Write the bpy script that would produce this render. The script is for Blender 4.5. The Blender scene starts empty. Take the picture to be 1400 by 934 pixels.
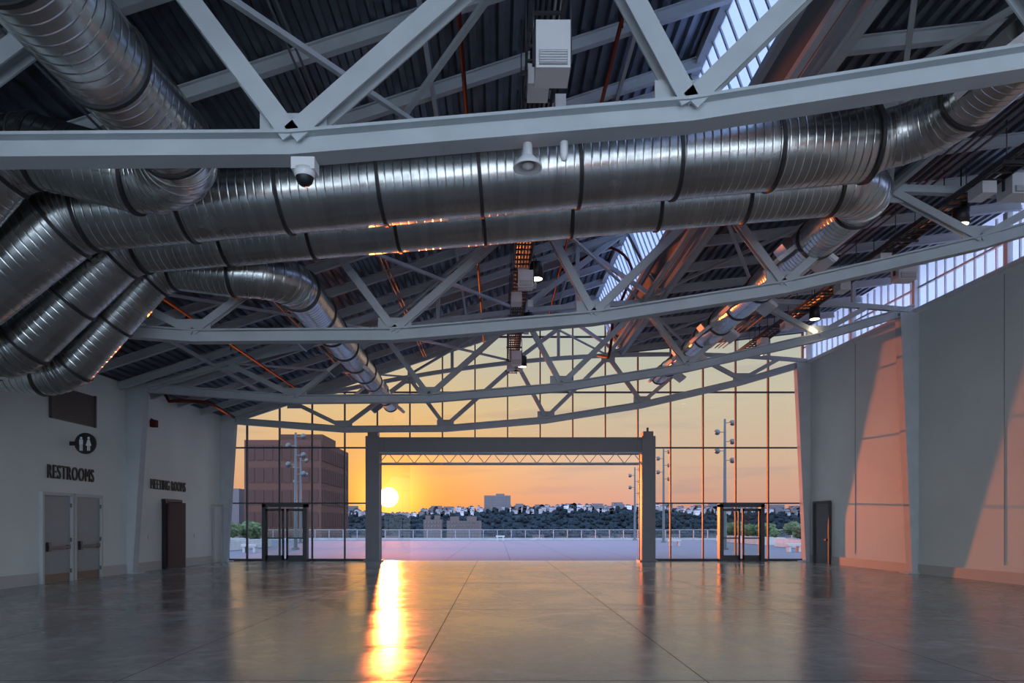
import bpy, math, random
from mathutils import Vector, Matrix
random.seed(7)
F=933.0; EYE=1.65
S=bpy.context.scene
COL=bpy.context.collection

# ------------------------------------------------------------------ helpers
class MB:
    def __init__(s): s.v=[]; s.f=[]; s.m=[]; s.sm=[]; s.uv=None
    def add(s,vs,fs,mi=0,smooth=False):
        o=len(s.v); s.v+= [tuple(v) for v in vs]
        for f in fs: s.f.append(tuple(i+o for i in f)); s.m.append(mi); s.sm.append(smooth)
    def box(s,c,d,mi=0,rz=0.0,M=None):
        hx,hy,hz=d[0]/2,d[1]/2,d[2]/2
        vs=[Vector((x,y,z)) for x in(-hx,hx) for y in(-hy,hy) for z in(-hz,hz)]
        R=M if M is not None else Matrix.Rotation(rz,3,'Z')
        vs=[R@v+Vector(c) for v in vs]
        s.add(vs,[(0,1,3,2),(4,6,7,5),(0,4,5,1),(2,3,7,6),(0,2,6,4),(1,5,7,3)],mi)
    def sweep(s,pts,sec,up=(0,0,1),mi=0,caps=True,smooth=False):
        pts=[Vector(p) for p in pts]; up=Vector(up); n=len(sec); vs=[]
        for i,p in enumerate(pts):
            if i==0: t=pts[1]-pts[0]
            elif i==len(pts)-1: t=pts[-1]-pts[-2]
            else: t=(pts[i+1]-pts[i]).normalized()+(pts[i]-pts[i-1]).normalized()
            t.normalize()
            u=up
            if abs(t.dot(u))>0.97: u=Vector((0,1,0)) if abs(t.y)<.9 else Vector((1,0,0))
            sd=t.cross(u).normalized(); b=sd.cross(t).normalized()
            for a,c in sec: vs.append(p+sd*a+b*c)
        fs=[]
        for i in range(len(pts)-1):
            for k in range(n):
                k2=(k+1)%n; fs.append((i*n+k,(i+1)*n+k,(i+1)*n+k2,i*n+k2))
        if caps: fs.append(tuple(range(n))); fs.append(tuple((len(pts)-1)*n+k for k in reversed(range(n))))
        s.add(vs,fs,mi,smooth)
    def ibeam(s,pts,w,h,t=0.03,up=(0,0,1),mi=0):
        W=w/2;H=h/2;T=t/2
        sec=[(-W,-H),(W,-H),(W,-H+t),(T,-H+t),(T,H-t),(W,H-t),(W,H),(-W,H),(-W,H-t),(-T,H-t),(-T,-H+t),(-W,-H+t)]
        s.sweep(pts,sec,up,mi)
    def bbeam(s,pts,w,h,up=(0,0,1),mi=0):
        W=w/2;H=h/2; s.sweep(pts,[(-W,-H),(W,-H),(W,H),(-W,H)],up,mi)
    def tube(s,pts,r,n=10,mi=0,caps=True):
        s.sweep(pts,[(r*math.cos(2*math.pi*k/n),r*math.sin(2*math.pi*k/n)) for k in range(n)],(0.013,0.02,1),mi,caps,True)
    def lathe(s,c,prof,n=20,mi=0,axis='Z',smooth=True):
        vs=[];fs=[]
        for r,z in prof:
            for k in range(n):
                a=2*math.pi*k/n; v=Vector((r*math.cos(a),r*math.sin(a),z))
                if axis=='Y': v=Vector((v.x,v.z,v.y))
                if axis=='X': v=Vector((v.z,v.x,v.y))
                vs.append(v+Vector(c))
        for i in range(len(prof)-1):
            for k in range(n):
                k2=(k+1)%n; fs.append((i*n+k,i*n+k2,(i+1)*n+k2,(i+1)*n+k))
        s.add(vs,fs,mi,smooth)
    def build(s,name,mats,parent=None,fix=True):
        me=bpy.data.meshes.new(name); me.from_pydata(s.v,[],s.f); me.update()
        for m in mats: me.materials.append(m)
        for p,mi,sm in zip(me.polygons,s.m,s.sm): p.material_index=mi; p.use_smooth=sm
        if s.uv:
            uvl=me.uv_layers.new(name='UVMap')
            for l in me.loops: uvl.data[l.index].uv=s.uv[l.vertex_index]
        if fix:
            import bmesh
            bm=bmesh.new(); bm.from_mesh(me); bmesh.ops.recalc_face_normals(bm,faces=bm.faces); bm.to_mesh(me); bm.free()
        ob=bpy.data.objects.new(name,me); COL.objects.link(ob)
        if parent: ob.parent=parent
        return ob
def empty(name,loc=(0,0,0)):
    e=bpy.data.objects.new(name,None); COL.objects.link(e); e.empty_display_size=.2; return e

def mat(name,col,rough=.5,metal=0.0,noise=0,nscale=3,bump=0,spec=None,emis=None,estr=0):
    m=bpy.data.materials.new(name); m.use_nodes=True; nt=m.node_tree; b=nt.nodes['Principled BSDF']
    b.inputs['Base Color'].default_value=(*col,1); b.inputs['Roughness'].default_value=rough; b.inputs['Metallic'].default_value=metal
    if spec is not None: b.inputs['Specular IOR Level'].default_value=spec
    if emis: b.inputs['Emission Color'].default_value=(*emis,1); b.inputs['Emission Strength'].default_value=estr
    if noise or bump:
        tc=nt.nodes.new('ShaderNodeTexCoord'); nz=nt.nodes.new('ShaderNodeTexNoise'); nz.inputs['Scale'].default_value=nscale; nz.inputs['Detail'].default_value=6
        nt.links.new(tc.outputs['Object'],nz.inputs['Vector'])
        if noise:
            r=nt.nodes.new('ShaderNodeValToRGB'); r.color_ramp.elements[0].position=.3; r.color_ramp.elements[1].position=.7
            r.color_ramp.elements[0].color=(*[c*(1-noise) for c in col],1); r.color_ramp.elements[1].color=(*[min(1,c*(1+noise)) for c in col],1)
            nt.links.new(nz.outputs['Fac'],r.inputs[0]); nt.links.new(r.outputs[0],b.inputs['Base Color'])
        if bump:
            bp=nt.nodes.new('ShaderNodeBump'); bp.inputs['Strength'].default_value=bump; nt.links.new(nz.outputs['Fac'],bp.inputs['Height']); nt.links.new(bp.outputs[0],b.inputs['Normal'])
    return m
def math_node(nt,op,a,b=None,c=None):
    n=nt.nodes.new('ShaderNodeMath'); n.operation=op
    for i,x in enumerate((a,b,c)):
        if x is None: continue
        if isinstance(x,(int,float)): n.inputs[i].default_value=x
        else: nt.links.new(x,n.inputs[i])
    return n.outputs[0]

M_steel=mat('painted_steel',(.48,.52,.55),.6,0,.06,2,spec=.25)
M_fascia=mat('skylight_curb_paint',(.16,.17,.19),.7,spec=.1)
M_portal=mat('portal_steel_paint',(.20,.20,.22),.5)
M_steelD=mat('dark_steel',(.07,.075,.085),.45,.3)
M_mull=mat('mullion_aluminium',(.05,.055,.07),.55,0)
M_wall=mat('painted_wall',(.70,.75,.73),.55,0,.05,.6,.03)
M_base=mat('baseboard_paint',(.5,.5,.49),.5)
M_doorg=mat('door_paint',(.30,.33,.34),.4,0,.03)
M_frame=mat('door_frame_paint',(.5,.52,.53),.4)
M_chrome=mat('brushed_steel',(.15,.15,.15),.3,.9)
M_black=mat('black_paint',(.015,.015,.018),.4)
M_white=mat('white_enamel',(.75,.76,.78),.4)
M_deck=mat('roof_deck_galvanized',(.13,.155,.19),.36,.55,.3,1.2)
M_redpipe=mat('sprinkler_pipe_red',(.10,.02,.015),.7,spec=.1)
M_lampglow=mat('lamp_lens',(.9,.8,.6),.3,emis=(1,.78,.45),estr=9)
M_sign=mat('sign_letters',(.05,.05,.055),.4,.4)
M_bldg=mat('tower_facade_grey',(.09,.08,.10),.8)
M_win=mat('dark_window_glass',(.03,.035,.05),.15)
M_house=mat('house_siding',(.30,.28,.33),.8,0,.8,.03)  # bluish cast is distance haze mixed into the siding colour
M_roofh=mat('house_roof',(.07,.06,.08),.8)  # same haze tint put into the roof colour
M_veg=mat('hazy_foliage',(.013,.020,.028),1.0,0,.6,.05,spec=.1)  # far trees; blue tint paints distance haze into the colour
M_leaf=mat('shrub_leaves',(.05,.08,.03),.8,0,.5,3)
M_water=mat('river_water',(.04,.06,.09),.25,0,0,1,.0)
M_conc=mat('precast_concrete',(.35,.35,.37),.7,0,.1,2)
M_rail=mat('railing_steel',(.22,.23,.27),.5,.2)

# glass (thin: reflection by fresnel + straight transmission)
def thin_glass(name,tint=(.93,.95,.94)):
    m=bpy.data.materials.new(name); m.use_nodes=True; nt=m.node_tree; nt.nodes.clear()
    o=nt.nodes.new('ShaderNodeOutputMaterial'); t=nt.nodes.new('ShaderNodeBsdfTransparent'); t.inputs[0].default_value=(*tint,1)
    g=nt.nodes.new('ShaderNodeBsdfGlossy'); g.inputs['Roughness'].default_value=.01
    f=nt.nodes.new('ShaderNodeFresnel'); f.inputs[0].default_value=1.3; mx=nt.nodes.new('ShaderNodeMixShader')
    nt.links.new(f.outputs[0],mx.inputs[0]); nt.links.new(t.outputs[0],mx.inputs[1]); nt.links.new(g.outputs[0],mx.inputs[2]); nt.links.new(mx.outputs[0],o.inputs[0])
    return m
M_glass=thin_glass('window_glass',(.86,.88,.86))

# translucent polycarbonate
m=bpy.data.materials.new('translucent_polycarbonate'); m.use_nodes=True; nt=m.node_tree; nt.nodes.clear()
o=nt.nodes.new('ShaderNodeOutputMaterial'); t=nt.nodes.new('ShaderNodeBsdfTranslucent'); t.inputs[0].default_value=(.48,.54,.76,1)
d=nt.nodes.new('ShaderNodeBsdfDiffuse'); d.inputs[0].default_value=(.7,.72,.8,1)
mx=nt.nodes.new('ShaderNodeMixShader'); mx.inputs[0].default_value=.15
nt.links.new(t.outputs[0],mx.inputs[1]); nt.links.new(d.outputs[0],mx.inputs[2]); nt.links.new(mx.outputs[0],o.inputs[0])
M_poly=m

# duct metal with spiral seams (UV: x=length m, y=turn)
m=mat('galvanized_spiral_duct',(.5,.51,.51),.3,1.0); nt=m.node_tree; b=nt.nodes['Principled BSDF']
uv=nt.nodes.new('ShaderNodeUVMap'); uv.uv_map='UVMap'; sp=nt.nodes.new('ShaderNodeSeparateXYZ'); nt.links.new(uv.outputs[0],sp.inputs[0])
q=math_node(nt,'MULTIPLY_ADD',sp.outputs[1],1.0,math_node(nt,'MULTIPLY',sp.outputs[0],1/.135))
fr=math_node(nt,'FRACT',q); tri=math_node(nt,'ABSOLUTE',math_node(nt,'SUBTRACT',fr,.5))
seam=math_node(nt,'SMOOTH_MIN',math_node(nt,'MULTIPLY',tri,9.0),1.0,.2)
fl=math_node(nt,'FLOOR',q); wn=nt.nodes.new('ShaderNodeTexWhiteNoise'); wn.noise_dimensions='1D'; nt.links.new(fl,wn.inputs['W'])
bp=nt.nodes.new('ShaderNodeBump'); bp.inputs['Strength'].default_value=.5; bp.inputs['Distance'].default_value=.011
nt.links.new(seam,bp.inputs['Height']); nt.links.new(bp.outputs[0],b.inputs['Normal'])
rr=nt.nodes.new('ShaderNodeValToRGB'); rr.color_ramp.elements[0].color=(.40,.41,.40,1); rr.color_ramp.elements[1].color=(.76,.78,.76,1)
nzz=nt.nodes.new('ShaderNodeTexNoise'); nzz.inputs['Scale'].default_value=1.3; nzz.inputs['Detail'].default_value=4
tc=nt.nodes.new('ShaderNodeTexCoord'); nt.links.new(tc.outputs['Object'],nzz.inputs['Vector'])
mixv=math_node(nt,'MULTIPLY_ADD',wn.outputs['Value'],.35,math_node(nt,'MULTIPLY',nzz.outputs['Fac'],.75)); nt.links.new(mixv,rr.inputs[0]); nt.links.new(rr.outputs[0],b.inputs['Base Color'])
nt.links.new(math_node(nt,'MULTIPLY_ADD',nzz.outputs['Fac'],.22,.13),b.inputs['Roughness'])
M_duct=m

# polished concrete floor with saw joints
m=mat('polished_concrete_floor',(.2,.2,.19),.25); nt=m.node_tree; b=nt.nodes['Principled BSDF']
g=nt.nodes.new('ShaderNodeNewGeometry'); sp=nt.nodes.new('ShaderNodeSeparateXYZ'); nt.links.new(g.outputs['Position'],sp.inputs[0])
def jl(outp,off,per,w):
    a=math_node(nt,'DIVIDE',math_node(nt,'SUBTRACT',outp,off),per); a=math_node(nt,'SUBTRACT',a,math_node(nt,'ROUND',a))
    return math_node(nt,'LESS_THAN',math_node(nt,'MULTIPLY',math_node(nt,'ABSOLUTE',a),per),w)
jn=math_node(nt,'MAXIMUM',jl(sp.outputs[0],-.9,6.2,.006),math_node(nt,'MAXIMUM',jl(sp.outputs[0],2.2,6.2,.006),jl(sp.outputs[1],1.2,6.0,.010)))
n1=nt.nodes.new('ShaderNodeTexNoise'); n1.inputs['Scale'].default_value=.5; n1.inputs['Detail'].default_value=9; n1.inputs['Roughness'].default_value=.68; n1.inputs['Distortion'].default_value=.8
n2=nt.nodes.new('ShaderNodeTexNoise'); n2.inputs['Scale'].default_value=3.2; n2.inputs['Detail'].default_value=8; n2.inputs['Roughness'].default_value=.7
nt.links.new(g.outputs['Position'],n1.inputs['Vector']); nt.links.new(g.outputs['Position'],n2.inputs['Vector'])
nn=math_node(nt,'MULTIPLY_ADD',n2.outputs['Fac'],.35,math_node(nt,'MULTIPLY',n1.outputs['Fac'],.65))
r=nt.nodes.new('ShaderNodeValToRGB'); r.color_ramp.elements[0].position=.36; r.color_ramp.elements[0].color=(.135,.145,.145,1); r.color_ramp.elements[1].position=.64; r.color_ramp.elements[1].color=(.37,.39,.38,1)
nt.links.new(nn,r.inputs[0]); mc=nt.nodes.new('ShaderNodeMix'); mc.data_type='RGBA'; nt.links.new(jn,mc.inputs[0]); nt.links.new(r.outputs[0],mc.inputs[6]); mc.inputs[7].default_value=(.03,.03,.03,1)
nt.links.new(mc.outputs[2],b.inputs['Base Color'])
rm=nt.nodes.new('ShaderNodeMapRange'); rm.inputs[1].default_value=.38; rm.inputs[2].default_value=.62; rm.inputs[3].default_value=.11; rm.inputs[4].default_value=.27; nt.links.new(nn,rm.inputs[0])
nt.links.new(math_node(nt,'MAXIMUM',rm.outputs[0],jn),b.inputs['Roughness'])
nt.links.new(math_node(nt,'MULTIPLY',math_node(nt,'SUBTRACT',1.0,jn),.38),b.inputs['Specular IOR Level'])
bp=nt.nodes.new('ShaderNodeBump'); bp.inputs['Strength'].default_value=.16; bp.inputs['Distance'].default_value=.02; nt.links.new(n2.outputs['Fac'],bp.inputs['Height']); nt.links.new(bp.outputs[0],b.inputs['Normal'])
M_floor=m
# terrace pavers
m=mat('terrace_concrete',(.42,.42,.43),.6); nt=m.node_tree; b=nt.nodes['Principled BSDF']
g=nt.nodes.new('ShaderNodeNewGeometry'); sp=nt.nodes.new('ShaderNodeSeparateXYZ'); nt.links.new(g.outputs['Position'],sp.inputs[0])
jn=math_node(nt,'MAXIMUM',jl(sp.outputs[0],0.6,3,.02),jl(sp.outputs[1],1.5,3.0,.03))
mc=nt.nodes.new('ShaderNodeMix'); mc.data_type='RGBA'; nt.links.new(jn,mc.inputs[0]); mc.inputs[6].default_value=(.11,.125,.17,1); mc.inputs[7].default_value=(.06,.06,.08,1); nt.links.new(mc.outputs[2],b.inputs['Base Color'])
b.inputs['Roughness'].default_value=.85; b.inputs['Specular IOR Level'].default_value=.2
M_terr=m

# ------------------------------------------------------------------ world sky
w=bpy.data.worlds.new('sunset_sky'); S.world=w; w.use_nodes=True; nt=w.node_tree; nt.nodes.clear()
out=nt.nodes.new('ShaderNodeOutputWorld'); bg=nt.nodes.new('ShaderNodeBackground'); nt.links.new(bg.outputs[0],out.inputs[0])
tc=nt.nodes.new('ShaderNodeTexCoord'); nrm=nt.nodes.new('ShaderNodeVectorMath'); nrm.operation='NORMALIZE'; nt.links.new(tc.outputs['Generated'],nrm.inputs[0])
sp=nt.nodes.new('ShaderNodeSeparateXYZ'); nt.links.new(nrm.outputs[0],sp.inputs[0])
def ramp(stops):
    r=nt.nodes.new('ShaderNodeValToRGB'); cr=r.color_ramp
    cr.elements[0].position=stops[0][0]; cr.elements[0].color=(*stops[0][1],1); cr.elements[1].position=stops[-1][0]; cr.elements[1].color=(*stops[-1][1],1)
    for p,c in stops[1:-1]:
        e=cr.elements.new(p); e.color=(*c,1)
    return r
rw=ramp([(0,(.62,.28,.27)),(.035,(.74,.39,.29)),(.09,(.76,.51,.36)),(.17,(.70,.60,.44)),(.26,(.54,.58,.52)),(.45,(.7,.85,1.0)),(.7,(1.5,2.0,3.0)),(1,(1.7,2.4,3.6))])  # sunset side; overhead stops brightened to light the translucent panels
rc=ramp([(0,(3.1,3.6,4.4)),(.1,(3.4,4.0,4.9)),(.3,(3.1,3.8,4.9)),(.6,(2.1,2.8,4.2)),(1,(1.7,2.4,3.6))])  # sky behind the camera, brightened as added cool fill for the interior
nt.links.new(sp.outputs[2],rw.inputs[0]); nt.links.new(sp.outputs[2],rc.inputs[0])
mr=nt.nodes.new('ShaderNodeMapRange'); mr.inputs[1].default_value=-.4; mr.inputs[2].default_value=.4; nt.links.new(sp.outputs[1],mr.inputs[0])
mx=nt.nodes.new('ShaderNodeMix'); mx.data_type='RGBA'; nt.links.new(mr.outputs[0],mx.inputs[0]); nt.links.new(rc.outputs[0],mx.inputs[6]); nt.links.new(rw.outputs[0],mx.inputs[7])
SUN=Vector((531-680,F,717-680)).normalized()
dt=nt.nodes.new('ShaderNodeVectorMath'); dt.operation='DOT_PRODUCT'; dt.inputs[1].default_value=SUN; nt.links.new(nrm.outputs[0],dt.inputs[0])
dc=math_node(nt,'MAXIMUM',dt.outputs['Value'],0)
gl1=math_node(nt,'POWER',dc,50.0); gl2=math_node(nt,'POWER',dc,1100.0)
disc=nt.nodes.new('ShaderNodeMapRange'); disc.inputs[1].default_value=math.cos(math.radians(.85)); disc.inputs[2].default_value=math.cos(math.radians(.55)); nt.links.new(dt.outputs['Value'],disc.inputs[0])
def addc(prev,fac,col):
    s=nt.nodes.new('ShaderNodeVectorMath'); s.operation='SCALE'; s.inputs[0].default_value=col; nt.links.new(fac,s.inputs['Scale'])
    a=nt.nodes.new('ShaderNodeVectorMath'); a.operation='ADD'; nt.links.new(prev,a.inputs[0]); nt.links.new(s.outputs[0],a.inputs[1]); return a.outputs[0]
# thin cloud streaks
mp=nt.nodes.new('ShaderNodeMapping'); mp.inputs['Scale'].default_value=(3,3,26); nt.links.new(nrm.outputs[0],mp.inputs[0])
cn=nt.nodes.new('ShaderNodeTexNoise'); cn.inputs['Scale'].default_value=1.6; cn.inputs['Detail'].default_value=5; nt.links.new(mp.outputs[0],cn.inputs['Vector'])
cm=nt.nodes.new('ShaderNodeMapRange'); cm.inputs[1].default_value=.56; cm.inputs[2].default_value=.74; cm.inputs[4].default_value=.5; nt.links.new(cn.outputs['Fac'],cm.inputs[0])
mc=nt.nodes.new('ShaderNodeMix'); mc.data_type='RGBA'; nt.links.new(cm.outputs[0],mc.inputs[0]); nt.links.new(mx.outputs[2],mc.inputs[6]); mc.inputs[7].default_value=(.42,.33,.36,1)
c=addc(mc.outputs[2],gl1,(.36,.03,-.22)); c=addc(c,gl2,(1.9,.7,.08)); c=addc(c,disc.outputs[0],(30,20,8))
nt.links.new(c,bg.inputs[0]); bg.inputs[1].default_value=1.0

sl=bpy.data.lights.new('sun','SUN'); sl.energy=3.6; sl.color=(1,.20,.035); sl.angle=math.radians(.6)
so=bpy.data.objects.new('sun',sl); COL.objects.link(so); so.rotation_euler=SUN.to_track_quat('Z','Y').to_euler(); so.location=(-20,60,30)

# ------------------------------------------------------------------ hall shell
YB=30.8; YF=-9.0
WL=lambda y:-12.15-(YB-y)*.035
WR=lambda y:13.77+(YB-y)*.043
aL=math.atan(.035); aR=math.atan(.043)
roofL=lambda x:6.4+.325*(x+12.3)
RX0,RZ0=4.4,roofL(4.4); RX1,RZ1=5.5,9.5; 
roofR=lambda x:9.5+.114*(x-5.5)

b=MB(); b.add([(WL(YF)-.3,YF,0),(WR(YF)+.3,YF,0),(WR(YB)+.3,YB+.25,0),(WL(YB)-.3,YB+.25,0)],[(0,1,2,3)])
b.add([(WL(YF)-.3,YF,-.3),(WR(YF)+.3,YF,-.3),(WR(YB)+.3,YB+.25,-.3),(WL(YB)-.3,YB+.25,-.3)],[(3,2,1,0)]); b.build('floor',[M_floor])

def wall(name,fx,side,ztop):
    b=MB(); t=.3*side
    v=[(fx(YF),YF,0),(fx(YB),YB,0),(fx(YB),YB,ztop(fx(YB))),(fx(YF),YF,ztop(fx(YF)))]
    v+= [(x+t,y,z) for x,y,z in v]
    b.add(v,[(0,1,2,3),(4,7,6,5),(0,4,5,1),(3,2,6,7),(0,3,7,4),(1,5,6,2)])
    # thin vertical control joints (reveals)
    return b
b=wall('wall_left',WL,-1,roofL); b.build('wall_left',[M_wall])
b=wall('wall_right',WR,1,lambda x:8.75)
b.build('wall_right',[M_wall])
b=MB()
for y in (26.6,19.2,14.9,11,3): b.box((WR(y)-.004,y,4.6),(.012,.02,8.2),0,aR)
b.build('trim_1',[mat('joint_line_paint',(.3,.3,.3),.7)])  # grey strips mark the wall panel joints
def basebd(name,fx,side,gaps):
    b=MB(); ys=[YF]+[g for p in sorted(gaps) for g in p]+[YB-.05]
    for i in range(0,len(ys),2):
        y0,y1=ys[i],ys[i+1]; ym=(y0+y1)/2
        b.box((fx(ym)-side*.02,ym,.16),(.04,y1-y0,.32),0,aR if side>0 else -aL)
    b.build(name,[M_base])
basebd('baseboard_left',WL,-1,[(18.65,21.45),(25.0,26.4),(29.1,30.1)])
basebd('baseboard_right',WR,1,[(28.3,29.7)])

# corrugated roof deck
def deck(name,p0,p1):
    b=MB(); p0=Vector((p0[0],0,p0[1]));p1=Vector((p1[0],0,p1[1])); d=p1-p0; L=d.length; d.normalize(); nrm=Vector((-d.z,0,d.x)); 
    per=.27; n=int(L/per); prof=[]
    for i in range(n):
        for a,h in ((0,0),(.10,0),(.13,.075),(.24,.075)): prof.append(p0+d*(i*per+a)+nrm*h)
    prof.append(p1)
    vs=[];fs=[]
    for y in (YF,YB+.3):
        for p in prof: vs.append((p.x,y,p.z))
    k=len(prof)
    for i in range(k-1): fs.append((i,i+1,k+i+1,k+i))
    b.add(vs,fs)
    o=nrm*.12
    b.add([(p0.x+o.x,YF,p0.z+o.z),(p1.x+o.x,YF,p1.z+o.z),(p1.x+o.x,YB+.3,p1.z+o.z),(p0.x+o.x,YB+.3,p0.z+o.z)],[(0,1,2,3)])
    return b.build(name,[M_deck],fix=False)
ceil=empty('ceiling')
deck('deck_left',(-14.1,roofL(-14.1)),(RX0,RZ0)).parent=ceil
deck('deck_right',(RX1,RZ1),(15.9,roofR(15.9))).parent=ceil

# rafters & purlins
b=MB(); TY=[.2,7.7,15.3,23.0,30.2]
ys=[]
y=-8.0
while y<30.6: ys.append(y); y+=1.9
for y in ys:
    b.ibeam([(WL(y)+.02,y,roofL(WL(y))-.17),(RX0,y,RZ0-.16)],.13,.24,.02)
    b.ibeam([(RX1,y,RZ1-.16),(WR(y)-.02,y,roofR(WR(y))-.16)],.13,.24,.02)
for x in (-9.5,-5.5,-1.2,2.6):   # angle stringers under the deck
    b.bbeam([(x,YF,roofL(x)-.33),(x,YB-.2,roofL(x)-.33)],.07,.1)
for x in (8.6,11.6): b.bbeam([(x,YF,roofR(x)-.33),(x,YB-.2,roofR(x)-.33)],.07,.1)
b.build('rafters',[M_steel],ceil)

# monitor (clerestory) skylight along ridge
win=empty('window_1')
b=MB(); fr=MB()
top=Vector((RX0,0,RZ0)); bot=Vector((5.0,0,10.2)); 
b.add([(top.x,YF,top.z),(bot.x,YF,bot.z),(bot.x,YB,bot.z),(top.x,YB,top.z)],[(0,1,2,3)])
y=YF
while y<YB:
    fr.bbeam([(top.x-.02,y,top.z),(bot.x-.02,y,bot.z)],.035,.05,up=(0,1,0)); y+=.42
fr.bbeam([(top.x,YF,top.z-.08),(top.x,YB,top.z-.08)],.2,.24); fr.bbeam([(bot.x,YF,bot.z),(bot.x,YB,bot.z)],.14,.16)
fr.add([(bot.x+.02,YF,bot.z),(RX1+.05,YF,RZ1),(RX1+.05,YB,RZ1),(bot.x+.02,YB,bot.z)],[(0,1,2,3)],1)
for y in TY: fr.ibeam([(RX0-.05,y,RZ0-.15),(RX1,y,RZ1)],.16,.26,.02,up=(0,1,0))
fr.ibeam([(RX1,YF,RZ1-.1),(RX1,YB-.15,RZ1-.1)],.26,.42,.03)
b.build('panels',[M_poly],win); fr.build('frame',[M_steel,M_fascia],win)
# right wall upper translucent band
win=empty('window_2'); b=MB(); fr=MB()
z0,z1=8.75,None
b.add([(WR(YF)+.1,YF,8.75),(WR(YB)+.1,YB,8.75),(WR(YB)+.1,YB,roofR(WR(YB))),(WR(YF)+.1,YF,roofR(WR(YF)))],[(0,1,2,3)])
y=YF
while y<YB:
    fr.box((WR(y)+.06,y,9.6),(.06,.035,1.6),0,aR); y+=.42
fr.bbeam([(WR(YF)+.0,YF,8.8),(WR(YB)+.0,YB,8.8)],.3,.14)
fr.bbeam([(WR(YF)+.05,YF,9.6),(WR(YB)+.05,YB,9.6)],.08,.06)
y=.2
for a in TY:
    for dy in (0,3.75):
        if a+dy<YB: fr.box((WR(a+dy)-.02,a+dy,9.55),(.16,.16,1.6),0,aR)
b.build('panels',[M_poly],win); fr.build('frame',[M_white],win)

# ------------------------------------------------------------------ trusses
zb=lambda x:5.83+.0085*(x+5)**2
zt=lambda x:6.25+.196*(x+12)-.00767*(x+12)*(x-1.5)
bn=[-11.3,-6.8,-2.3,2.15,6.4,10.8]; tn=[-9.0,-3.9,.85,4.9,8.8,12.4]
for ty in TY:
    b=MB(); x0,x1=WL(ty)+.1,WR(ty)-.1
    n=28; xs=[x0+(x1-x0)*i/n for i in range(n+1)]
    b.ibeam([(x,ty,zb(x)) for x in [x0]+bn[1:]+[x1]],.28,.28,.035)
    b.bbeam([(x,ty,zt(x)) for x in xs],.16,.16)
    wd=.22 if ty<10 else .17
    # web: warren diagonals
    seq=[]
    for i in range(len(bn)):
        seq.append((bn[i],zb(bn[i])+.1)); seq.append((tn[i],zt(tn[i])-.05))
    for (xa,za),(xb,zb_) in zip(seq[1:-1],seq[2:]):
        b.ibeam([(xa,ty,za),(xb,ty,zb_)],wd,wd,.025,up=(0,1,0))
    # gusset plates
    for x in bn[1:]: b.box((x,ty,zb(x)+.22),(.75,.03,.34))
    for x in tn[:-1]: b.box((x,ty,zt(x)-.15),(.6,.03,.3))
    # struts from top chord to roof rafters
    for x in (-3.9,-2,.85,2.7):
        b.bbeam([(x,ty,zt(x)+.08),(x,ty,roofL(x)-.2)],.13,.13)
    b.bbeam([(.7,ty,zt(.7)),(RX0,ty,RZ0-.25)],.16,.16); b.bbeam([(5.5,ty,zt(5.5)),(2.7,ty,roofL(2.7)-.2)],.13,.13)
    b.bbeam([(4.6,ty,zt(4.6)),(RX1,ty,RZ1-.2)],.14,.14)
    for x in (8.8,12): b.bbeam([(x,ty,zt(x)+.05),(x,ty,roofR(x)-.2)],.12,.12)
    b.ibeam([(x0,ty,roofL(x0)-.35),(RX0,ty,RZ0-.33)],.16,.22,.02)
    b.build('roof_truss',[M_steel])
# longitudinal ties & cross bracing
b=MB()
for x in (.85,4.9,8.8): b.bbeam([(x,YF+.3,zt(x)-.02),(x,30.0,zt(x)-.02)],.12,.12)
for i in range(4):
    a,c=TY[i],TY[i+1]; m_=(a+c)/2
    for xa,xb_ in ((-3.9,.85),(4.9,8.8)):
        b.bbeam([(xa,a,zt(xa)),(xb_,c,zt(xb_))],.08,.08); b.bbeam([(xb_,a,zt(xb_)+.1),(xa,c,zt(xa)+.1)],.08,.08)
    b.bbeam([(-9,a,zt(-9)),(-3.9,c,zt(-3.9))],.07,.07)
    b.bbeam([(.85,a,zt(.85)),(4.9,c,zt(4.9))],.06,.06)
    # sway braces: up to the rafters
    b.bbeam([(5.5,a,zt(5.5)),(5.5,m_,RZ1-.25)],.1,.1); b.bbeam([(5.5,c,zt(5.5)),(5.5,m_,RZ1-.25)],.1,.1)
b.build('roof_bracing',[M_steel])

# tapered wall columns
def column(y,side):
    b=MB(); fx=WR if side>0 else WL; X=fx(y); H=8.75 if side>0 else roofL(X)-.1
    d0,d1,wd=.22,.62,.34
    s=side
    v=[(X,y-wd/2,0),(X,y+wd/2,0),(X-s*d0,y+wd/2,0),(X-s*d0,y-wd/2,0),(X,y-wd/2,H),(X,y+wd/2,H),(X-s*d1,y+wd/2,H),(X-s*d1,y-wd/2,H)]
    b.add(v,[(0,3,2,1),(4,5,6,7),(0,1,5,4),(1,2,6,5),(2,3,7,6),(3,0,4,7)])
    b.box((X-s*.16,y,.02),(.5,.5,.04))
    b.build('wall_column',[M_steel])
for y in TY: column(y,-1); column(y,1)

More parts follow.
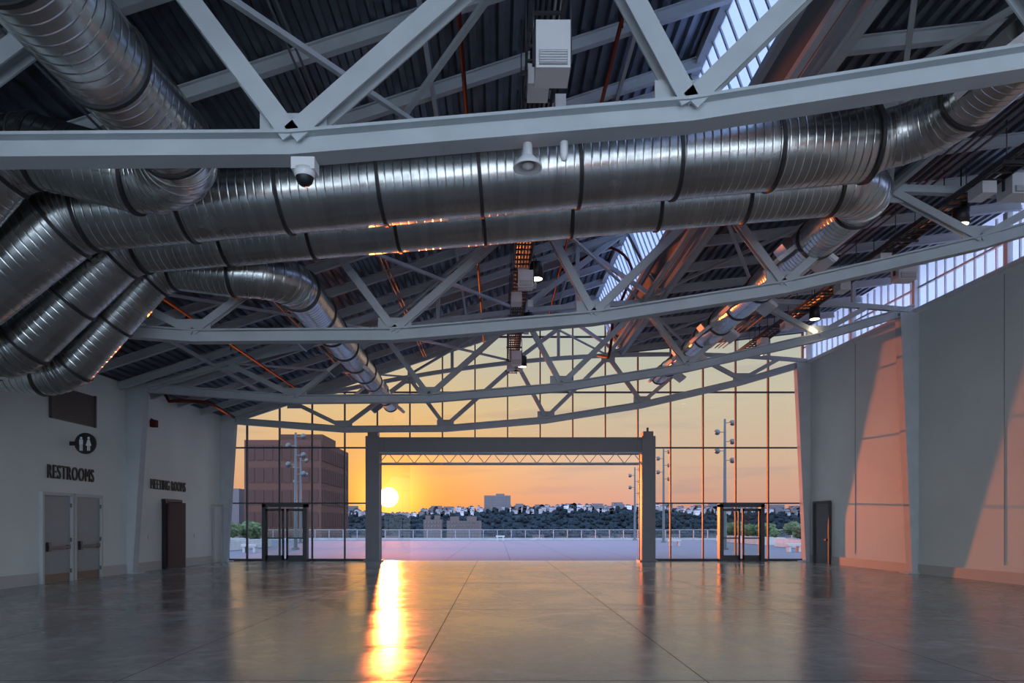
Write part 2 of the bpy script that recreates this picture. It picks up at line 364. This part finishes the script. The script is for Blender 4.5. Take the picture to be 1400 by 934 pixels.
# ------------------------------------------------------------------ curtain walls
def gable_top(x):
    if x<RX0: return roofL(x)
    if x<RX1: return RZ0+(RZ1-RZ0)*(x-RX0)/(RX1-RX0)
    return roofR(x)
def curtain(name,y,opening):
    e=empty(name); g=MB(); f=MB(); xl,xr=WL(y)+.02,WR(y)-.02
    X=[.46+1.467*k for k in range(-9,10)]; X=[x for x in X if xl+.3<x<xr-.3]
    zs=[0,2.6,5.1,7.6,10.1]
    cols=[xl]+X+[xr]
    for xa,xb_ in zip(cols[:-1],cols[1:]):
        segs=[(xa,xb_)]
        if xa<RX0<xb_: segs=[(xa,RX0),(RX0,xb_)]
        if xa<RX1<xb_: segs=[(xa,RX1),(RX1,xb_)] if not(xa<RX0<xb_) else [(xa,RX0),(RX0,RX1),(RX1,xb_)]
        for a,c in segs:
            zbm=0
            if opening:
                if a>=-5.4 and c<=6.6: zbm=5.1
                elif a<-5.2 and c>-5.4: zbm=0
            g.add([(a,y,zbm),(c,y,zbm),(c,y,gable_top(c)),(a,y,gable_top(a))],[(0,1,2,3)])
    for x in cols:
        zbm=4.9 if opening and -5.4<x<6.6 else 0
        f.box((x,y-.04,(zbm+gable_top(x))/2),(.055,.15,gable_top(x)-zbm))
    for z in zs[1:]:
        # extent where gable higher than z
        a=xl if gable_top(xl)>z else (z-6.4)/.325-12.3
        c=xr if gable_top(xr)>z else (RX1 if z<RZ0 and z>RZ1 else xr)
        if z>RZ1: c=min(c, 5.2)
        if opening and z<4.9:
            f.box(((a-5.6)/2,y-.03,z),(-5.6-a,.14,.06)); f.box(((c+6.7)/2,y-.03,z),(c-6.7,.14,.06))
        else: f.box(((a+c)/2,y-.03,z),(c-a,.14,.06))
    if opening:
        f.box(((xl-5.6)/2,y,.05),(-5.6-xl,.16,.1)); f.box(((xr+6.7)/2,y,.05),(xr-6.7,.16,.1))
    else: f.box(((xl+xr)/2,y,.05),(xr-xl,.16,.1))
    f.sweep([(xl,y,roofL(xl)-.05),(RX0,y,RZ0-.05)],[(-.1,-.1),(.1,-.1),(.1,.1),(-.1,.1)]); f.sweep([(RX1,y,RZ1-.05),(xr,y,roofR(xr)-.05)],[(-.1,-.1),(.1,-.1),(.1,.1),(-.1,.1)])
    g.build('glass',[M_glass],e); f.build('mullions',[M_mull],e)
curtain('window_3',YB,True)
curtain('window_4',YF,False)

# glazed double entrance doors in the curtain wall
def gdoor(name,xc,w=1.85):
    e=empty(name); f=MB(); g=MB(); y=YB-.12; H=2.55
    for sx in (-1,1): f.box((xc+sx*w/2,y,H/2),(.16,.34,H))
    f.box((xc,y,H-.03),(w+.16,.34,.2)); f.box((xc,y,.02),(w,.25,.04))
    for sx in (-1,1):
        c=xc+sx*w/4; lw=w/2-.1
        for s2 in (-1,1): f.box((c+s2*(lw/2-.04),y-.02,1.2),(.09,.06,2.3))
        f.box((c,y-.02,.15),(lw,.06,.22)); f.box((c,y-.02,2.3),(lw,.06,.12)); f.box((c,y-.07,1.03),(lw-.1,.05,.06))
        f.tube([(xc+sx*.1,y-.12,.8),(xc+sx*.1,y-.12,1.4)],.015,8)
        g.box((c,y-.02,1.2),(lw-.1,.012,2.2))
    f.build('door_frame',[M_steelD],e); g.build('glass',[M_glass],e)
gdoor('door_1',-9.53); gdoor('door_2',10.95)

# big bifold (vertical lift) door portal
e=empty('door_3'); f=MB(); y=30.45
for xc in (-5.52,6.68):
    f.ibeam([(xc,y,0),(xc,y,5.55)],.6,.7,.06,up=(0,1,0)); f.box((xc,y,.03),(.8,.8,.06)); f.box((xc,y+.05,2.7),(.56,.3,5.3))
    f.box((xc+(.0),y,5.62),(.45,.5,.3)); f.tube([(xc,y-.1,5.7),(xc,y-.1,5.95)],.05,8)
f.box((.58,y,5.18),(12.2,.6,.6)); f.box((.58,y-.32,5.45),(12.4,.12,.08)); f.box((.58,y-.32,4.88),(12.4,.12,.08))
for i in range(11): f.box((-5.0+i*1.12,y-.31,5.16),(.04,.04,.56))
f.build('portal_frame',[M_portal],e)
l=MB()
for z in (4.80,4.34):
    for yy in (30.05,30.7): l.bbeam([(-5.2,yy,z),(6.36,yy,z)],.06,.06)
n=30
for i in range(n):
    xa=-5.2+11.56*i/n; xb_=-5.2+11.56*(i+1)/n; 
    for yy in (30.05,): l.bbeam([(xa,yy,4.8 if i%2 else 4.34),(xb_,yy,4.34 if i%2 else 4.8)],.03,.03)
    if i%2: l.bbeam([(xa,30.05,4.34),(xa,30.7,4.34)],.03,.03)
l.build('lattice_girder',[M_steel],e)
l=MB(); l.box((.58,31.0,4.98),(11.5,.12,.3)); l.build('folded_panels',[M_portal],e)

# ------------------------------------------------------------------ left wall items
def LW(y,off=0): return WL(y)+off
def steel_door(name,y0,y1,H,mt=M_doorg,lever=True):
    e=empty(name); b=MB(); ym=(y0+y1)/2
    for yy in (y0,y1): b.box((LW(yy,.04),yy,H/2),(.14,.08,H),1,-aL)
    b.box((LW(ym,.04),ym,H-.04),(.14,y1-y0+.08,.09),1,-aL)
    b.box((LW(ym,.02),ym,(H-.06)/2),(.05,y1-y0-.08,H-.08),0,-aL)
    if lever:
        b.box((LW(ym,.12),ym,1.0),(.05,(y1-y0)*.72,.07),2,-aL); b.box((LW(y0+.2,.09),y0+.22,1.02),(.08,.1,.26),2,-aL); b.box((LW(y1-.2,.09),y1-.18,1.0),(.08,.08,.12),2,-aL)
        for z in (.3,1.2,2.2): b.box((LW(y1,.08),y1-.05,z),(.04,.03,.12),2,-aL)
        b.box((LW(ym,.05),ym,.14),(.02,y1-y0-.2,.22),2,-aL)
    b.build('door_leaf',[mt,M_frame,M_chrome],e)
steel_door('door_4',18.75,19.98,2.55); steel_door('door_5',20.12,21.38,2.55)
# meeting room: dark frame, one leaf
e=empty('door_6'); b=MB()
for yy in (25.15,26.3): b.box((LW(yy,.06),yy,1.28),(.18,.09,2.56),0,-aL)
b.box((LW(25.7,.06),25.7,2.54),(.18,1.24,.1),0,-aL); b.box((LW(25.7,.01),25.7,1.25),(.04,1.1,2.5),0,-aL)
b.box((LW(25.3,.4),25.32,1.24),(.72,.05,2.4),1,.1); b.box((LW(26,.07),26.0,1.2),(.03,.5,2.1),2,-aL)
b.build('door_leaf',[M_black,mat('walnut_door',(.07,.03,.025),.4),mat('door_void_panel',(.02,.02,.025),.3)],e)
steel_door('door_7',29.2,30.0,2.5,M_wall,False)
# vent grille
b=MB(); yc=20.1
b.box((LW(yc,.03),yc,5.12),(.05,2.0,.95),0,-aL)
for i in range(14): b.box((LW(yc,.07),yc,4.72+i*.062),(.04,1.86,.02),1,-aL,)
for yy in (yc-.98,yc+.98): b.box((LW(yy,.07),yy,5.12),(.06,.06,.98),0,-aL)
b.build('vent_grille',[mat('grille_bronze',(.10,.095,.095),.4,.4),M_steelD])
# blade restroom sign
b=MB(); cx,cy,cz=LW(20.0,.46),20.0,4.02
b.lathe((cx,cy,cz),[(0,-.03),(.31,-.03),(.31,.03),(0,.03)],36,0,'Y',False); b.box((LW(20,.08),cy,cz),(.18,.05,.12),0)
for sx in (-.11,.11):
    for fy in (-.036,.036):
        b.lathe((cx+sx,cy+fy,cz+.155),[(0,-.004),(.036,-.004),(.036,.004),(0,.004)],16,1,'Y',False)
        if sx<0: b.box((cx+sx,cy+fy,cz+.04),(.11,.008,.15),1)
        else: b.add([(cx+sx-.03,cy+fy*1.12,cz+.11),(cx+sx+.03,cy+fy*1.12,cz+.11),(cx+sx+.085,cy+fy*1.12,cz-.07),(cx+sx-.085,cy+fy*1.12,cz-.07)],[(0,1,2,3)],1)
        for q in (-.025,.025): b.box((cx+sx+q,cy+fy,cz-.12),(.035,.008,.19),1)
b.build('restroom_blade_sign',[M_black,M_white],fix=False)
def sign(name,txt,y0,y1,z,h):
    c=bpy.data.curves.new(name,'FONT'); c.body=txt; c.size=h; c.extrude=.02; c.space_character=1.15; c.align_x='CENTER'
    ob=bpy.data.objects.new(name,c); COL.objects.link(ob); bpy.context.view_layer.update()
    wdt=ob.dimensions.x; sc=(y1-y0)/wdt
    dg=bpy.context.evaluated_depsgraph_get(); me=bpy.data.meshes.new_from_object(ob.evaluated_get(dg)); bpy.data.objects.remove(ob)
    ob=bpy.data.objects.new(name,me); COL.objects.link(ob); me.materials.clear(); me.materials.append(M_sign)
    ob.scale=(sc,1,1); ym=(y0+y1)/2; ob.location=(LW(ym,.035),ym,z)
    ob.rotation_euler=(math.pi/2,0,math.pi/2-aL)
sign('restrooms_sign','RESTROOMS',19.0,21.05,2.95,.56)
sign('meeting_rooms_sign','MEETING ROOMS',24.3,26.8,2.92,.52)
# small wall devices
b=MB()
for y in (27.6,24.2): b.box((LW(y,.02),y,1.2),(.03,.1,.16),0,-aL)
b.build('light_switch',[M_white])
# right wall door
e=empty('door_8'); b=MB()
b.box((WR(29)-.02,29.0,1.29),(.06,1.2,2.58),0,aR); 
for yy in (28.37,29.63): b.box((WR(yy)-.05,yy,1.3),(.14,.08,2.6),1,aR)
b.box((WR(29)-.05,29,2.6),(.14,1.3,.08),1,aR); b.box((WR(28.6)-.1,28.6,1.0),(.08,.15,.06),2,aR)
b.build('door_leaf',[mat('door_grey_paint',(.12,.13,.14),.45),M_steelD,M_chrome],e)

# ------------------------------------------------------------------ ducts
def fillet(pts,r,n=6):
    pts=[Vector(p) for p in pts]; out=[pts[0]]
    for i in range(1,len(pts)-1):
        a=(pts[i-1]-pts[i]).normalized(); c=(pts[i+1]-pts[i]).normalized(); ang=a.angle(c)
        if ang>3.1: out.append(pts[i]); continue
        d=r/math.tan(ang/2); p0=pts[i]+a*d; p1=pts[i]+c*d
        bis=(a+c).normalized(); cen=pts[i]+bis*(r/math.sin(ang/2)); v0=p0-cen; v1=p1-cen
        for k in range(n+1): out.append(cen+v0.slerp(v1,k/n) if True else None)
    out.append(pts[-1]); return out
def duct(b,pts,rad,n=40,ring=1.55,r_el=None):
    # rad: number or function of cumulative length
    if r_el is None: r_el=(rad if not callable(rad) else rad(0))*1.5
    P=fillet(pts,r_el); 
    # subdivide long straight runs
    Q=[P[0]]
    for a,c in zip(P[:-1],P[1:]):
        L=(c-a).length; k=max(1,int(L/ring+.5)) if L>ring else 1
        for j in range(1,k+1): Q.append(a.lerp(c,j/k))
    P=Q; R=rad if callable(rad) else (lambda s:rad)
    t=(P[1]-P[0]).normalized(); u=t.orthogonal().normalized(); s=0; base=len(b.v); rings=[]
    if b.uv is None: b.uv=[]
    vs=[];uvs=[];cum=[]
    for i,p in enumerate(P):
        if i>0: s+=(p-P[i-1]).length
        if i==0: t2=(P[1]-P[0]).normalized()
        elif i==len(P)-1: t2=(P[-1]-P[-2]).normalized()
        else: t2=((P[i+1]-P[i]).normalized()+(P[i]-P[i-1]).normalized()).normalized()
        q=t.rotation_difference(t2); u=q@u; t=t2; w_=t.cross(u); cum.append((s,p,t.copy(),u.copy()))
        for k in range(n+1):
            a=2*math.pi*k/n; vs.append(p+(u*math.cos(a)+w_*math.sin(a))*R(s)); uvs.append((s,k/n))
    fs=[]
    for i in range(len(P)-1):
        for k in range(n): fs.append((i*(n+1)+k,i*(n+1)+k+1,(i+1)*(n+1)+k+1,(i+1)*(n+1)+k))
    b.add(vs,fs,0,True); b.uv+=uvs
    # flange bands
    for i,(s,p,t,u) in enumerate(cum):
        prev=cum[i-1][0] if i else -9; nxt=cum[i+1][0] if i+1<len(cum) else s+9
        big=(s-prev>.8) or (nxt-s>.8)
        w2=.028 if big else .012; rr=R(s)+(.026 if big else .008); w_=t.cross(u); vv=[];ff=[]
        prof=[(-w2,R(s)-.01),(-w2,rr),(w2,rr),(w2,R(s)-.01)]
        for o,r_ in prof:
            for k in range(n): 
                a=2*math.pi*k/n; vv.append(p+t*o+(u*math.cos(a)+w_*math.sin(a))*r_)
        for j in range(3):
            for k in range(n): k2=(k+1)%n; ff.append((j*n+k,j*n+k2,(j+1)*n+k2,(j+1)*n+k))
        b.add(vv,ff,1 if big else 2,False); b.uv+=[(0.05,0)]*len(vv)
    # end cap
    for idx in (0,len(cum)-1):
        s,p,t,u=cum[idx]; w_=t.cross(u); vv=[p]+[p+(u*math.cos(2*math.pi*k/n)+w_*math.sin(2*math.pi*k/n))*R(s) for k in range(n)]
        b.add(vv,[(0,1+k,1+(k+1)%n) for k in range(n)],2,False); b.uv+=[(0.05,0)]*len(vv)
    return cum
M_band=mat('duct_flange_dark',(.06,.06,.065),.5,.6); M_seam=mat('duct_seam',(.5,.5,.5),.35,1)
DM=[M_duct,M_band,M_seam,M_white,M_steelD]
def registers(b,x,ys,z,r,sides=(-1,1)):
    for y in ys:
        for sd in sides:
            M=Matrix.Rotation(sd*math.radians(38),3,'Y')
            c=Vector((x+sd*(r+.14)*.85,y,z-(r+.14)*.55))
            n0=len(b.v); b.box(c,(.62,.85,.1),3,M=M); b.box(c+M@Vector((0,0,-.055)),(.54,.76,.02),4 if sd<0 else 3,M=M)
            b.box(c+M@Vector((-sd*.2,0,.12)),(.25,.5,.25),2,M=M)
            b.uv+=[(0.05,0)]*(len(b.v)-n0)
XL,XR=-4.6,7.0
LOW=5.05
def left_leg(y,z): return [(WL(y)+.02,y,LOW),(-9.2,y,LOW),(-6.9,y,z)]
# A
b=MB(); duct(b,left_leg(9.85,6.78)+[(XL,9.85,6.78),(XL,-7.5,6.78)],.5); registers(b,XL,(5,1.5,-2),6.78,.5); b.build('air_duct',DM)
# B (largest)
b=MB(); duct(b,left_leg(11.15,6.68)+[(XR,11.15,8.0),(XR,-7.5,8.0)],lambda s:.60 if s<19.5 else .45,r_el=.95); registers(b,XR,(8.9,5.4,1.9),8.0,.45); b.build('air_duct',DM)
# C
b=MB(); cum=duct(b,left_leg(12.8,6.75)+[(XR,12.8,8.0),(XR,29.6,8.05)],lambda s:.53 if s<21 else (.44 if s<26 else (.38 if s<31 else .32)),r_el=.85); registers(b,XR,(15.8,19.1,22.0,25.2,28.2),8.08,.36); b.build('air_duct',DM)
# D
b=MB(); duct(b,left_leg(14.2,6.74)+[(XL,14.2,6.78),(XL,29.4,6.8)],lambda s:.46 if s<13 else (.40 if s<18 else (.35 if s<22 else .3)),r_el=.75); registers(b,XL,(18.2,21.5,25.5,28.6),6.85,.34); b.build('air_duct',DM)

# ------------------------------------------------------------------ cable trays and equipment
def tray(name,x,z,y0,y1,wd=.42):
    b=MB()
    for s in (-1,1): b.box((x+s*wd/2,(y0+y1)/2,z),(.03,y1-y0,.11))
    y=y0
    while y<y1: b.box((x,y,z-.03),(wd,.04,.03)); y+=.3
    for k,dx in enumerate((-.14,-.07,.0,.08,.15)): b.tube([(x+dx*wd/.42,y0,z+.02+.03*(k%2)),(x+dx*wd/.42,y1,z+.02+.03*(k%2))],.022,6,1)
    y=y0+.6
    while y<y1:
        for s in (-1,1): b.tube([(x+s*wd/2,y,z),(x+s*wd/2,y,gable_top(x)-.3)],.012,5,0)
        b.box((x,y,z-.07),(wd+.16,.05,.05),0); y+=1.9
    b.build(name,[M_steelD,M_black])
tray('cable_tray',.62,8.2,-6,29.5); tray('cable_tray',10.4,8.95,-6,29.0,.5)
b=MB()
for y in (9.8,13.6,17.4,19.2,21.8,25.6,27.4):
    b.box((.62+random.uniform(-.1,.1),y,7.98),(.3,.45,.28)); b.box((.95,y+.6,8.02),(.16,.3,.2))
for y in (14.5,18.3,20.4,24.3,26.5): b.box((10.3,y,8.72),(.3,.45,.25))
b.build('junction_box',[M_white])
def speaker(c,s=(.42,.4,.58)):
    b=MB(); b.box(c,s); b.box((c[0],c[1]-s[1]/2-.01,c[2]-s[2]*.3),(s[0]*.82,.03,s[2]*.3),1)
    for i in range(5): b.box((c[0],c[1]-s[1]/2-.03,c[2]-s[2]*.41+i*s[2]*.055),(s[0]*.78,.015,.012),0)
    for sx in (-1,1): b.box((c[0]+sx*(s[0]/2+.02),c[1],c[2]+.1),(.03,.06,s[2]*.8),2); b.tube([(c[0]+sx*(s[0]/2+.02),c[1],c[2]+s[2]*.4),(c[0]+sx*(s[0]/2+.02),c[1],c[2]+s[2]/2+.45)],.012,6,2)
    b.build('loudspeaker',[M_white,M_conc,M_steelD])
speaker((.68,8.5,7.5)); speaker((.68,16.5,7.55),(.36,.3,.4)); speaker((.68,24.5,7.6),(.36,.3,.5))
speaker((11.0,14.4,8.75),(.6,.45,.42)); speaker((11.2,18.8,8.6),(.5,.4,.5))
# pendant downlights
def pendant(c,zc,light=60):
    e=empty('pendant_downlight'); b=MB(); x,y,z=c
    b.lathe((x,y,z),[(0,.40),(.15,.40),(.17,.37),(.17,.0),(.155,.0),(.14,.05),(.0,.08)],22,0); b.tube([(x,y,z+.35),(x,y,zc)],.015,6,0); b.lathe((x,y,z+.004),[(0,0),(.15,0)],20,1)
    b.build('housing',[M_black,M_lampglow],e,fix=False)
    l=bpy.data.lights.new('bulb','SPOT'); l.energy=light; l.color=(1,.75,.45); l.spot_size=math.radians(95); l.spot_blend=.8; l.shadow_soft_size=.1
    o=bpy.data.objects.new('bulb',l); COL.objects.link(o); o.location=(x,y,z-.02); o.parent=e
for y in (8.0,15.6,22.8,27.6): pendant((10.6,y,8.5),roofR(10.6)-.3)
for y in (16.7,20.7,26.0): pendant((.95,y,7.65),8.15,60)
# high bay under first truss chord
b=MB(); c=(.34,7.68,5.66)
b.lathe(c,[(0,.27),(.05,.27),(.06,.14),(.09,.11),(.16,.03),(.165,.0),(.15,.0),(.08,.05),(0,.06)],28,0); b.lathe((c[0],c[1],c[2]+.03),[(0,-.05),(.06,-.03),(.075,0)],20,1); b.build('high_bay_light',[M_white,mat('lens_grey',(.5,.5,.5),.2)],fix=False)
b=MB(); b.lathe((.75,7.68,5.75),[(0,.2),(.045,.2),(.045,.06),(.03,0),(0,-.01)],16,0); b.build('smoke_detector',[M_white],fix=False)
b=MB(); b.box((-2.14,7.6,5.63),(.26,.2,.13)); b.lathe((-2.14,7.58,5.5),[(0,.09),(.115,.09),(.115,.03),(.1,.0)],24,0); b.lathe((-2.14,7.58,5.5),[(.1,0),(.085,-.05),(.05,-.085),(0,-.1)],24,1); b.build('security_camera',[M_white,M_black],fix=False)

# sprinkler / service pipes
b=MB()
for x,z in ((-8.2,None),(-.6,None),(2.2,None)):
    z=roofL(x)-.55; b.tube([(x,YF+.2,z),(x,30,z)],.04,8,0)
    for y in range(-6,30,3): b.tube([(x,y,z),(x,y,z-.18)],.018,6,0)
b.tube([(8.0,YF+.2,9.2),(8.0,29.6,9.2)],.06,8,0)
b.tube(fillet([(2.2,24,roofL(2.2)-.55),(3.9,24,roofL(2.2)-.55),(3.9,24,8.4),(3.9,26.5,8.2)],.15),.05,8,0)
b.tube(fillet([(WL(24.4)+.15,24.4,5.3),(WL(24.4)+.15,24.4,5.9),(-11.2,24.4,5.95),(-11.2,29,6.2)],.12),.06,8,0); b.box((WL(24.4)+.1,24.4,5.25),(.2,.2,.25),0)
b.build('sprinkler_pipe',[M_redpipe],fix=False)
b=MB()
for x in (9.3,9.5,9.65,9.85): b.tube([(x,YF+.3,9.35),(x,29.8,9.35)],.025,6)
for x in (-6.3,-6.15,-3.2,-3.1): b.tube([(x,YF+.3,roofL(x)-.42),(x,29.8,roofL(x)-.42)],.02,6)
b.build('electrical_conduit',[M_fascia],fix=False)

# ------------------------------------------------------------------ outside
b=MB(); b.box((5,52.2,-.12),(90,42.2,.2)); b.build('terrace',[M_terr])
b=MB(); Yr=73
for i in range(-22,34): b.box((i*1.5,Yr,.53),(.07,.06,1.06))
for z in (1.06,): b.box((8,Yr,z),(84,.09,.07))
for z in (.15,.3,.45,.6,.75,.9): b.box((8,Yr,z),(84,.012,.02))
b.box((8,Yr+.5,-.0),(84,.3,.35),1)
b.build('terrace_railing',[M_rail,M_conc])
def pole(x,y,H,n=5):
    b=MB(); b.lathe((x,y,0),[(.25,0),(.25,.1),(.13,.1),(.07,H),(0,H)],12,0)
    for i in range(n):
        s=-1 if i%2 else 1; z=H-.25-i*.62
        b.bbeam([(x,y,z),(x+s*.45,y,z)],.05,.05); b.lathe((x+s*.5,y-.1,z),[(0,-.12),(.12,-.12),(.2,.12),(0,.12)],14,0,'Y')
    b.build('floodlight_pole',[M_steelD],fix=False)
pole(-13.3,45,7.7); pole(15,45,8.6); pole(15.1,62,8.5); pole(14.3,71,7.6); pole(-17.3,60,7.5,4)
# planters with shrubs, benches
def blob(b,c,r,mi,n=9,m=12):
    rg=[];vs=[];fs=[]
    for i in range(n+1):
        th=math.pi*i/n
        for k in range(m):
            a=2*math.pi*k/m; q=r*(1+random.uniform(-.22,.22)); vs.append((c[0]+q*math.sin(th)*math.cos(a),c[1]+q*math.sin(th)*math.sin(a),c[2]+q*.8*math.cos(th)))
    for i in range(n):
        for k in range(m): k2=(k+1)%m; fs.append((i*m+k,i*m+k2,(i+1)*m+k2,(i+1)*m+k))
    b.add(vs,fs,mi,False)
for px,py,ln in ((-17.5,46,9),(21.5,46,10),(22,60,12)):
    b=MB(); b.box((px,py,.3),(1.6,ln,.6))
    for i in range(int(ln*2.2)): blob(b,(px+random.uniform(-.5,.5),py-ln/2+.5+random.random()*(ln-1),.95+random.random()*.5),random.uniform(.35,.6),1)
    b.build('planter',[M_conc,M_leaf],fix=False)
for x,y in ((.3,70),(-14.5,40),(13.5,52),(17.8,41),(-12,66)):
    b=MB(); b.box((x,y,.42),(.9,.5,.14)); b.box((x-.3,y,.17),(.14,.4,.36)); b.box((x+.3,y,.17),(.14,.4,.36)); b.build('bench',[M_conc])
# neighbouring tower, left
e=empty('office_tower'); b=MB(); x0,x1,yy=-44.5,-31.0,120
b.box(((x0+x1)/2,yy+11,-2),(x1-x0,22,37)); b.box(((x0+x1)/2+2,yy+9,17.2),(8,10,1.6))
for i in range(9):
    z=-17+i*3.9
    for k in range(8): b.box((x0+1.2+k*1.6,yy-.05,z),(1.25,.2,2.6),1)
    for k in range(13): b.box((x1+.05,yy+1.2+k*1.6,z),(.2,1.25,2.6),1)
b.build('facade',[mat('tower_brown_panel',(.062,.032,.028),.8,spec=.1),mat('tower_glass',(.04,.02,.02),.7,spec=.15)],e)
b=MB(); b.box((-58,150,-4),(10,20,26)); 
b.build('apartment_block',[M_bldg])
# river and far hills
b=MB(); b.add([(-4000,73.5,-20),(4000,73.5,-20),(4000,5000,-20),(-4000,5000,-20)],[(0,1,2,3)]); b.build('river',[M_water])
from mathutils import noise
def crest(x): return 22+4*noise.noise(Vector((x*.004,0,0)))+2*noise.noise(Vector((x*.02,3,0)))-3.0*math.exp(-((x+150)/90)**2)
def hz(x,t): return -20+(crest(x)+20)*min(1,t*1.45)**.75
b=MB(); nx,ny=260,24; vs=[];fs=[]
for j in range(ny+1):
    for i in range(nx+1):
        x=-1000+2300*i/nx; t=j/ny; y=790+260*t
        h=hz(x,t)+2.4*noise.noise(Vector((x*.07,y*.07,0)))*min(1,t*3)
        vs.append((x,y,h))
for j in range(ny):
    for i in range(nx): a=j*(nx+1)+i; fs.append((a,a+1,a+nx+2,a+nx+1))
b.add(vs,fs,0,False); b.build('wooded_hillside',[M_veg],fix=False)
b=MB()
for i in range(420):
    x=random.uniform(-420,620); t=random.choice((.55,.60,.64,.67,.7)); y=786+260*t
    big=random.random()<.1
    if abs(x+150)<45 and t>.6: continue
    z=hz(x,t)+1.5; w_=random.uniform(10,16) if big else random.uniform(3.5,8); h=random.uniform(5,9) if big else random.uniform(2.5,5)
    b.box((x,y,z+h/2-1),(w_,8,h+2),2 if big else 0)
    if not big: b.add([(x-w_/2,y-4,z+h),(x+w_/2,y-4,z+h),(x,y-4,z+h+2),(x-w_/2,y+4,z+h),(x+w_/2,y+4,z+h),(x,y+4,z+h+2)],[(0,1,2),(3,5,4),(0,2,5,3),(1,4,5,2)],1)
    for k in range(int(w_/2.2)): b.box((x-w_/2+1.1+k*2.2,y-4.05,z+h*.55),(.9,.2,1.1),3)
b.build('hillside_houses',[M_house,M_roofh,M_bldg,M_win],fix=False)
b=MB()
for i in range(2400):
    x=random.uniform(-450,700); t=random.uniform(.04,.60); y=784+260*t
    blob(b,(x,y,hz(x,t)+1.0),random.uniform(2.2,4.2),0,5,7)
for i in range(260):
    x=random.uniform(-450,700); t=random.uniform(.62,.72); y=786+260*t
    if abs(x+150)<40: continue
    blob(b,(x,y,hz(x,t)+1.5),random.uniform(2.5,4.6),0,5,7)
b.build('hillside_trees',[M_veg],fix=False)
b=MB(); b.box((0,960,30),(37,14,24)); b.box((4,960,43),(12,10,3))
for i in range(9):
    for j in range(6): b.box((-16+i*4,952.8,22+j*3.4),(2.2,.5,1.7),1)
b.build('hilltop_apartments',[M_bldg,M_win])
b=MB()
for x,w_,h,st in ((-60,17,29,1),(-31,32,28,0)):
    b.box((x,640,-20+h/2-3),(w_,14,h)); b.box((x-w_*.28,640,-20+h-1.5),(w_*.25,10,5)); b.box((x+w_*.22,640,-20+h-1.5),(w_*.28,10,5))
    for i in range(int(w_/3)):
        for j in range(7): b.box((x-w_/2+1.8+i*3,632.8,-17+j*3.4),(1.3,.5,1.7),1)
b.build('brick_apartments',[mat('brick_far',(.08,.058,.06),.9),M_win])
# low shore blocks
b=MB()
for i in range(46):
    x=-330+i*19+random.uniform(-4,4); h=random.uniform(5,10); b.box((x,776,-20+h/2),(random.uniform(10,16),10,h),0)
    for j in range(3): b.box((x-3+j*3,770.8,-20+h*.6),(1.4,.4,1.6),1)
b.build('waterfront_townhouses',[mat('townhouse_brick',(.06,.045,.05),.9),M_house])

# ------------------------------------------------------------------ camera
cd=bpy.data.cameras.new('camera'); cd.sensor_width=36; cd.lens=36*F/1400; cd.shift_x=20/1400; cd.shift_y=250/1400; cd.clip_end=8000; cd.clip_start=.05
co=bpy.data.objects.new('camera',cd); COL.objects.link(co); co.location=(0,0,EYE); co.rotation_euler=(math.pi/2,0,0); S.camera=co
S.view_settings.view_transform='Standard'; S.view_settings.exposure=0.0
